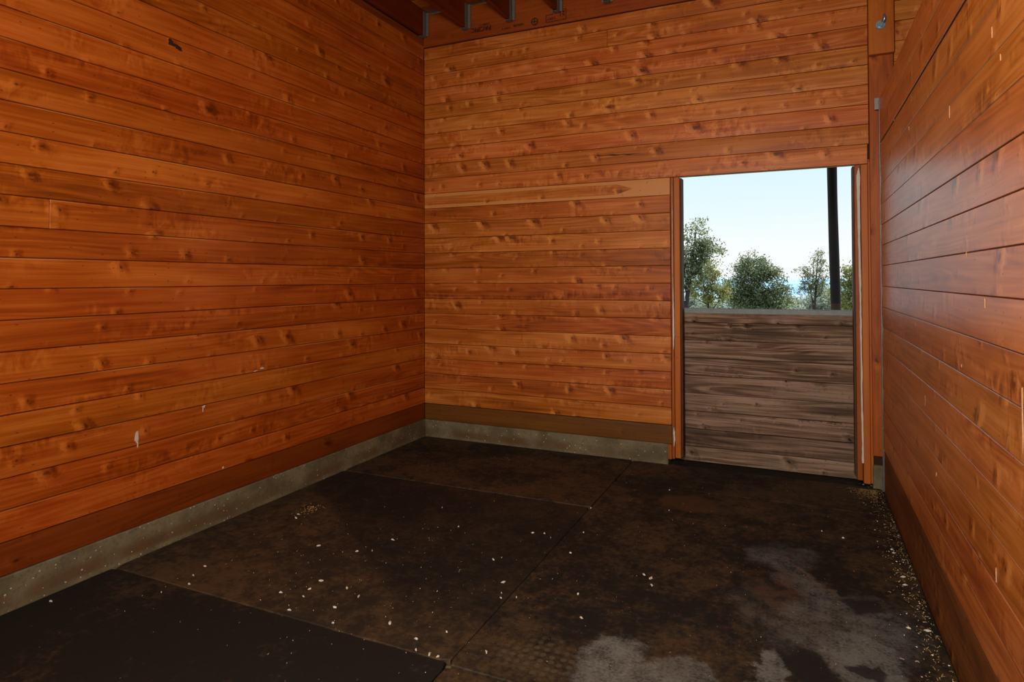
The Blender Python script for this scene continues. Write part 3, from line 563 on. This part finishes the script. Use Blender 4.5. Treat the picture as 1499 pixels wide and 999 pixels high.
# ---------------------------------------------------------------- litter on the floor
def fleck(cx, cy, s, a, seed):
    rnd = random.Random(seed); b = MB(); n = 9; ps = []
    for i in range(n):
        t = 2*math.pi*i/n; r = s*(1+rnd.uniform(-.45, .45)); px, py = r*math.cos(t)*1.5, r*math.sin(t)*.6; ps.append((px*math.cos(a)-py*math.sin(a), px*math.sin(a)+py*math.cos(a), rnd.uniform(.001, .005)))
    for i in range(n): b.face([ps[i], ps[(i+1) % n], (0, 0, .007)]); b.face([(ps[i][0], ps[i][1], -.0005), (ps[(i+1) % n][0], ps[(i+1) % n][1], -.0005), ps[(i+1) % n], ps[i]])
    o = b.build('wood_chip', M_CHIP); o.location = (cx, cy, .0); return o
chips = [(-2.632, 2.802, 0.0096, -0.003),(-2.656, 2.849, 0.0072, -0.003),(-1.947, 2.773, 0.0084, -0.003),(-2.25, 2.555, 0.0072, -0.003),(-2.027, 2.583, 0.006, -0.003),(-1.963, 2.62, 0.0048, -0.003),(-1.719, 3.064, 0.0048, -0.003),(-1.364, 2.775, 0.0084, -0.003),(-1.221, 2.588, 0.0108, -0.003),(-1.313, 3.152, 0.0072, -0.003),(-1.252, 3.169, 0.0048, -0.003),(-1.203, 3.132, 0.0048, -0.003),(-1.065, 3.261, 0.006, -0.001),(-1.045, 2.993, 0.0048, -0.001),(-1.138, 3.628, 0.0072, -0.001),(-0.66, 2.91, 0.0072, -0.001),(-0.625, 2.889, 0.0108, -0.001),(-0.608, 2.826, 0.0084, -0.001),(-0.881, 2.618, 0.0084, -0.001),(-0.807, 2.44, 0.006, -0.001),(-2.067, 2.11, 0.0072, -0.003),(-1.971, 2.186, 0.0072, -0.003),(-1.979, 2.265, 0.0096, -0.003),(-1.951, 2.122, 0.006, -0.003),(-1.827, 2.257, 0.0084, -0.003),(-1.734, 2.219, 0.0072, -0.003),(-1.922, 2.012, 0.006, -0.003),(-1.487, 2.099, 0.012, -0.003),(-1.293, 1.987, 0.0084, -0.003),(-1.234, 1.986, 0.0084, -0.003),(-1.198, 1.984, 0.0072, -0.003),(-1.05, 2.077, 0.0084, -0.001),(-1.332, 2.047, 0.006, -0.003),(-1.25, 2.135, 0.006, -0.003),(-1.172, 2.456, 0.0048, -0.003),(-1.187, 2.495, 0.0036, -0.003),(-1.111, 2.484, 0.0048, -0.001),(-1.951, 3.281, 0.0048, -0.003),(-1.767, 2.105, 0.0072, -0.003),(-1.694, 2.006, 0.0048, -0.003),(-2.583, 2.154, 0.0072, -0.003),(-2.555, 2.067, 0.0048, -0.003),(-2.497, 2.0, 0.0048, -0.003),(-2.543, 1.898, 0.0048, -0.003),(-2.903, 1.654, 0.006, -0.003),(-0.772, 4.135, 0.0036, -0.001),(-0.708, 3.77, 0.0036, -0.001),(0.097, 3.796, 0.0048, -0.001),(0.194, 3.742, 0.0048, -0.001),(0.413, 3.281, 0.0072, -0.001),(0.436, 2.892, 0.0096, -0.001),(0.372, 2.885, 0.006, -0.001),(0.406, 3.68, 0.006, -0.001),(0.41, 3.639, 0.006, -0.001),(0.416, 3.366, 0.0084, -0.001)]
ORD = ['first', 'second', 'third', 'fourth', 'fifth', 'sixth', 'seventh', 'eighth', 'ninth', 'tenth', 'eleventh', 'twelfth', 'thirteenth', 'fourteenth', 'fifteenth', 'sixteenth', 'seventeenth', 'eighteenth', 'nineteenth', 'twentieth']
def zone(x, y):
    if x < -1.147: return 'on the far left corner mat' if y > 3.64 else ('on the front left black mat' if y < 1.972 else ('on the near half of the middle left mat' if y < 2.55 else 'on the far half of the middle left mat'))
    if x > .15: return 'along the foot of the right partition'
    return 'on the mat by the half door' if y > 3.6 else 'on the grey stained mat'
zs = {}
for q in chips: zs.setdefault(zone(q[0], q[1]), []).append(q)
i = 0
for zn, lst in zs.items():
    along = 'right partition' in zn
    lst.sort(key=lambda q: -q[1] if along else (q[0]*right.x+q[1]*right.y)/(q[0]*fwd0.x+q[1]*fwd0.y))
    for k_, (x, y, s, z) in enumerate(lst):
        o = fleck(x, y, s*.75, random.uniform(0, 3.1), i); o.location.z = z; i += 1
        tag(o, 'whitish wood chip %s, %s %s' % (zn, ORD[k_], 'from the back wall' if along else 'from the left'), 'wood chip', 'whitish chips on the mats')
def litter(name, sets, label, seed):
    rnd = random.Random(seed); b = MB()
    for n, fn, lmin, lmax, wid, mi in sets:
        for i in range(n):
            x, y = fn(rnd)
            if not (XL+.03 < x < XR-.006 and .9 < y < 4.84): continue
            a = rnd.uniform(0, math.pi); l = rnd.uniform(lmin, lmax)*rnd.choice([.4, .6, 1]); w = wid*rnd.uniform(.6, 1.4); z = .001; dx, dy = math.cos(a)*l/2, math.sin(a)*l/2; nx, ny = -math.sin(a)*w, math.cos(a)*w; bend = rnd.uniform(0, .004)
            if abs(dx) > XR-.004-x: dx *= .2
            b.face([(x-dx-nx, y-dy-ny, z), (x-nx, y-ny, z+bend), (x+nx, y+ny, z+bend), (x-dx+nx, y-dy+ny, z)], mi=mi); b.face([(x-nx, y-ny, z+bend), (x+dx-nx, y+dy-ny, z), (x+dx+nx, y+dy+ny, z), (x+nx, y+ny, z+bend)], mi=mi)
    return tag(b.build(name, [M_STRAW, M_CHIP]), label, 'litter', None, 'stuff')
litter('floor_litter', [(520, lambda r: (XR-.010-abs(r.gauss(0, .05)), r.uniform(2.2, 4.75)), .005, .03, .0011, 0), (120, lambda r: (XR-.012-abs(r.gauss(0, .06)), 2.3+2.5*r.random()), .004, .014, .0026, 1),
    (300, lambda r: (.43-abs(r.gauss(0, .07)), 4.66-abs(r.gauss(0, .1))), .01, .05, .0009, 0), (420, lambda r: (r.uniform(-2.6, .4), r.uniform(1.7, 4.6)), .002, .009, .0008, 0), (110, lambda r: (-1.9+r.gauss(0, .4), 2.3+r.gauss(0, .3)), .002, .010, .0009, 1)],
    'strewn straw bits and crumbs, thickest along the foot of the right partition', 11)
litter('shavings_pile', [(110, lambda r: (-2.65+r.gauss(0, .03), 2.94+r.gauss(0, .05)), .006, .03, .0012, 0)], 'little heap of pale shavings near the left curb', 15)

# ---------------------------------------------------------------- outside: porch post, ground, trees, hills
b = MB(); rn_ = random.Random(2); pts = []; rad = []
for i in range(30):
    t = i/29; z = -.35+3.75*t; pts.append((.366+(-.0115)*(z-1.0)/1.0*1+.004*math.sin(z*2.1), 8., z)); rad.append(.0515+.0012*math.sin(z*5)+(.002 if z < 1.3 else 0))
k0_ = [i for i in range(30) if pts[i][2] < 1.17][-1]
b.tube(pts[:k0_+1], rad[:k0_+1], 16, mi=1); b.tube(pts[k0_:], rad[k0_:], 16, mi=0)
tag(b.build('porch_post', [M_BARK, M_BARKB]), 'dark peeled log post standing outside beyond the half door', 'post')
b = MB(); b.box(-4, 4.4, 7.92, 8.08, 3.4, 3.6, .01)
for i in range(9): b.box(-3.9+i*1.0, -3.8+i*1.0, 4.9, 8.5, 3.601, 3.72, .005)
b.box(-4.2, 4.6, 4.9, 8.7, 3.721, 3.76, .005); struct('trim_9', b, M_BARK)

def ground():
    g = N('dry_grass'); tc = g.n('ShaderNodeTexCoord').outputs['Object']
    a = g.noise(tc, .15, 5, .6); g.put(g.b.inputs['Base Color'], g.mix(g.ss(a, .35, .65), (.10, .11, .05), (.22, .19, .10))); g.b.inputs['Roughness'].default_value = 1; return g.m
def hz(x, y):
    d = math.hypot(x, y-5); base = -.35 if d < 6 else -.35-(d-6)*.085
    return base + (mnoise.noise(Vector((x*.03, y*.03, 0)))*1.2 if d > 12 else 0)
b = MB(); xs = [-80+i*4 for i in range(41)]; ys = [5.07]+[8+i*4 for i in range(30)]
for i in range(len(xs)-1):
    for j in range(len(ys)-1):
        b.face([(x, y, hz(x, y)) for x, y in ((xs[i], ys[j]), (xs[i+1], ys[j]), (xs[i+1], ys[j+1]), (xs[i], ys[j+1]))], smooth=True)
gr = b.build('ground', ground()); gr['kind'] = 'structure'

def leafmat(name, c1, c2, c3):
    g = N(name); at = g.n('ShaderNodeAttribute', attribute_name='brd'); s_ = g.sep(at.outputs['Vector'])
    col = g.ramp(s_[0], [(0., c1), (.55, c2), (1., c3)]); g.put(g.b.inputs['Base Color'], col); g.b.inputs['Roughness'].default_value = .5
    tr = g.n('ShaderNodeBsdfTranslucent'); g.put(tr.inputs[0], col); mx = g.n('ShaderNodeMixShader'); mx.inputs[0].default_value = .4
    g.t.links.new(g.b.outputs[0], mx.inputs[1]); g.t.links.new(tr.outputs[0], mx.inputs[2]); g.t.links.new(mx.outputs[0], g.t.nodes['Material Output'].inputs[0]); return g.m
LF_OAK = leafmat('oak_leaf', (.04, .06, .02), (.18, .22, .10), (.52, .56, .34)); LF_YEL = leafmat('yellow_leaf', (.12, .13, .04), (.30, .31, .09), (.55, .52, .22))
LF_PINE = leafmat('pine_leaf', (.12, .13, .08), (.28, .29, .17), (.5, .5, .3)); LF_FAR = leafmat('far_leaf', (.20, .25, .20), (.36, .41, .32), (.52, .54, .38))  # far_leaf is paler and greyer: distance haze painted into the leaf colour
M_TRUNK = plain('grey_bark', (.060, .048, .040), .9, 0, .5, 3)

def tree(name, label, base, top_z, crown, leafmat_, nleaf, lsize, seed, limbs=9, clump=.45, fork=0., spread=1., trunkr=.12, group='trees outside the door', lean=0.):
    """crown: list of (cx, cy, cz, rx, ry, rz) in world metres; limbs reach into it and carry leaf clumps"""
    rnd = random.Random(seed); t = bpy.data.objects.new(name, None); C.objects.link(t); t.location = base; tag(t, label, 'tree', group)
    bx, by, bz = base; tb = MB(); lb = MB(); tips = []
    cz0 = min(c[2]-c[5] for c in crown); H_ = top_z-bz; mainx = crown[0][0]
    N_ = 9; spine = []
    for i in range(N_):
        s = i/(N_-1); spine.append(Vector((bx+(mainx-bx)*s**1.2+math.sin(s*5+seed)*.03*H_*.3+lean*s, by+math.cos(s*4+seed)*.03*H_*.3, bz+H_*.93*s)))
    tb.tube(spine, [trunkr*(1-.88*i/(N_-1)) for i in range(N_)], 8)
    clumps = []
    for i in range(limbs):
        s = rnd.uniform(max(.1, (cz0-bz)/H_*.8), .92); p0 = spine[0].lerp(spine[-1], s); idx = s*(N_-1); j = int(idx); p0 = spine[j].lerp(spine[min(j+1, N_-1)], idx-j)
        c = crown[i % len(crown)]; th = rnd.uniform(0, 6.283); ph = math.asin(rnd.uniform(-.6, 1)); rr = rnd.uniform(.7, .97)
        p1 = Vector((c[0]+c[3]*rr*math.cos(th)*math.cos(ph), c[1]+c[4]*rr*math.sin(th)*math.cos(ph), c[2]+c[5]*rr*math.sin(ph)))
        mid = p0.lerp(p1, .5)+Vector((rnd.gauss(0, .06), rnd.gauss(0, .06), -.04*H_+rnd.gauss(0, .05)))*H_*.25
        q = [p0, p0.lerp(mid, .55)+Vector((rnd.gauss(0, .03), 0, 0)), mid, mid.lerp(p1, .5)+Vector((rnd.gauss(0, .05), 0, .04)), p1]
        r0 = trunkr*(1-.8*s)*.6; tb.tube(q, [r0, r0*.8, r0*.6, r0*.4, r0*.15], 6)
        clumps += [p1, q[3], mid.lerp(p1, .25)]
        for kk in range(3):
            a = q[rnd.choice([2, 3])]; e_ = a+Vector((rnd.gauss(0, 1), rnd.gauss(0, 1), rnd.gauss(.3, .8))).normalized()*rnd.uniform(.25, .6)*crown[0][3]*.8
            tb.tube([a, a.lerp(e_, .5)+Vector((0, 0, .03)), e_], [r0*.35, r0*.25, r0*.08], 5); clumps += [e_]
    extra = []
    for c in crown:
        for _ in range(int(26*c[3]*c[5])+6):
            th = rnd.uniform(0, 6.283); ph = math.asin(rnd.uniform(-.7, 1)); rr = rnd.uniform(.55, 1.0)
            extra.append(Vector((c[0]+c[3]*rr*math.cos(th)*math.cos(ph), c[1]+c[4]*rr*math.sin(th)*math.cos(ph), c[2]+c[5]*rr*math.sin(ph))))
    clumps += extra
    per = max(1, nleaf//len(clumps))
    for cpt in clumps:
        R_ = clump*rnd.uniform(.55, 1.2); tone = rnd.uniform(-.15, .15)
        for _ in range(per):
            d = Vector((rnd.gauss(0, .45), rnd.gauss(0, .45), rnd.gauss(0, .32)))*R_; p = cpt+d
            n = Vector((rnd.gauss(0, 1), rnd.gauss(0, 1), rnd.gauss(.5, 1))).normalized(); a = n.orthogonal().normalized(); a.rotate(Matrix.Rotation(rnd.uniform(0, 6.28), 3, n)); c_ = n.cross(a); s = lsize*rnd.uniform(.6, 1.35)
            col = (max(0, min(1, rnd.random()*.9+tone+.05)), 0, 0, 0)
            lb.face([p-a*s, p-c_*s*.45+n*s*.12, p+a*s, p+c_*s*.45+n*s*.12], c=col)
    o1 = tb.build('trunk', M_TRUNK); o2 = lb.build('foliage', leafmat_)
    for o in (o1, o2): o.parent = t; o.matrix_parent_inverse = Matrix.Translation(base).inverted()
    return t
G_ = lambda x, y: hz(x, y)-.1
tree('oak_tree', 'tall open-crowned oak with forked dark limbs at the left edge of the door opening', (-3.62, 22, G_(-3.6, 22)), 3.5, [(-3.2, 22, 2.75, .50, .6, .70), (-2.72, 22, 2.35, .42, .5, .5), (-3.75, 22, 2.3, .6, .6, .8), (-3.3, 22, 1.5, .6, .6, .55)], LF_OAK, 7600, .044, 3, 16, .30, trunkr=.13)
tree('shrubby_tree', 'yellow-green bushy tree just right of the tall oak', (-3.5, 27, G_(-3.5, 27)), 2.35, [(-3.42, 27, 1.65, .42, .5, .62), (-3.85, 27, .8, .5, .5, .5), (-3.05, 27, .85, .45, .5, .6)], LF_YEL, 6500, .045, 5, 12, .28, trunkr=.07)
tree('oak_tree', 'broad rounded dark green oak in the middle of the view', (-2.3, 34, G_(-2.3, 34)), 2.65, [(-2.1, 34, 2.2, .55, .7, .45), (-2.15, 34, 1.62, .85, 1., 1.0), (-1.35, 34, 1.0, .80, .9, 1.0), (-.95, 34, .35, .55, .8, .8), (-3.0, 34, .8, .7, .8, .9), (-1.7, 34, .2, 1.2, .9, .8), (-2.1, 34, .6, 1.1, .9, .8)], LF_OAK, 22000, .058, 8, 20, .42, trunkr=.14)
tree('pine_tree', 'thin sparse pine with a bare leaning trunk left of the porch post', (.40, 28, G_(.4, 28)), 2.6, [(.72, 28, 2.15, .25, .4, .42), (.15, 28, 1.5, .36, .4, .35), (1.0, 28, 1.4, .35, .4, .5), (.3, 28, .85, .5, .4, .35)], LF_PINE, 3400, .04, 13, 14, .24, trunkr=.075)
tree('oak_tree', 'light green leafy tree right of the porch post, cut off by the door jamb', (1.75, 24, G_(1.7, 24)), 2.05, [(1.65, 24, 1.2, .5, .5, .75), (1.3, 24, .7, .4, .5, .6), (2.2, 24, 1.0, .5, .5, .8)], LF_YEL, 6500, .045, 17, 12, .3, trunkr=.08)
rnd = random.Random(21)
where = [(-9.6, 62, .1, 'behind the left oak'), (-7.0, 56, -.1, 'low between the left oak and the yellow-green tree'), (-5.2, 62, .2, 'between the yellow-green tree and the broad oak'), (-3.0, 58, 0, 'far behind the broad oak'), (-.75, 41, .40, 'at the right foot of the broad oak'), (-.2, 51, .0, 'low behind the thin pine, on its left'), (1.3, 48, .65, 'low behind the thin pine, on its right'), (2.4, 55, .9, 'directly behind the porch post'), (3.9, 60, .4, 'behind the tree right of the porch post')]
for i, (x, y, tz, wh) in enumerate(where):
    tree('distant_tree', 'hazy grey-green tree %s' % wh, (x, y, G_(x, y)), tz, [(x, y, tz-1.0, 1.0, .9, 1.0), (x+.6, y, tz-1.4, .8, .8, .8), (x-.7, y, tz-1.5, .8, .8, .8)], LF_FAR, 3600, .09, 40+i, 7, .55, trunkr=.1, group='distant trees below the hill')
def ridge(name, y, h0, amp, col, n=80, w=900, seed=0, drop=-200, slope=.8):
    g = N(name+'_slope'); tc = g.n('ShaderNodeTexCoord').outputs['Object']; nn = g.noise(tc, .004, 4)
    g.put(g.b.inputs['Base Color'], g.mix(nn, tuple(c*.93 for c in col), col)); g.b.inputs['Roughness'].default_value = 1; g.b.inputs['Specular IOR Level'].default_value = 0  # pale bluish distance haze is painted into the ridge colour
    b = MB(); rows = 14; P_ = {}
    for i in range(n+1):
        x = -w/2+w*i/n; hh = h0+amp*mnoise.noise(Vector((x/w*9, seed, 0)))
        for j in range(rows+1):
            t = j/rows; P_[i, j] = (x, y-(hh-drop)*slope*(1-t)*2, drop+(hh-drop)*math.sin(t*math.pi/2)+amp*.5*mnoise.noise(Vector((x/w*30, t*4, seed)))*(1-t))
    for i in range(n):
        for j in range(rows): b.face([P_[i, j], P_[i+1, j], P_[i+1, j+1], P_[i, j+1]], smooth=True)
    o = b.build(name, g.m); o['kind'] = 'structure'; return o
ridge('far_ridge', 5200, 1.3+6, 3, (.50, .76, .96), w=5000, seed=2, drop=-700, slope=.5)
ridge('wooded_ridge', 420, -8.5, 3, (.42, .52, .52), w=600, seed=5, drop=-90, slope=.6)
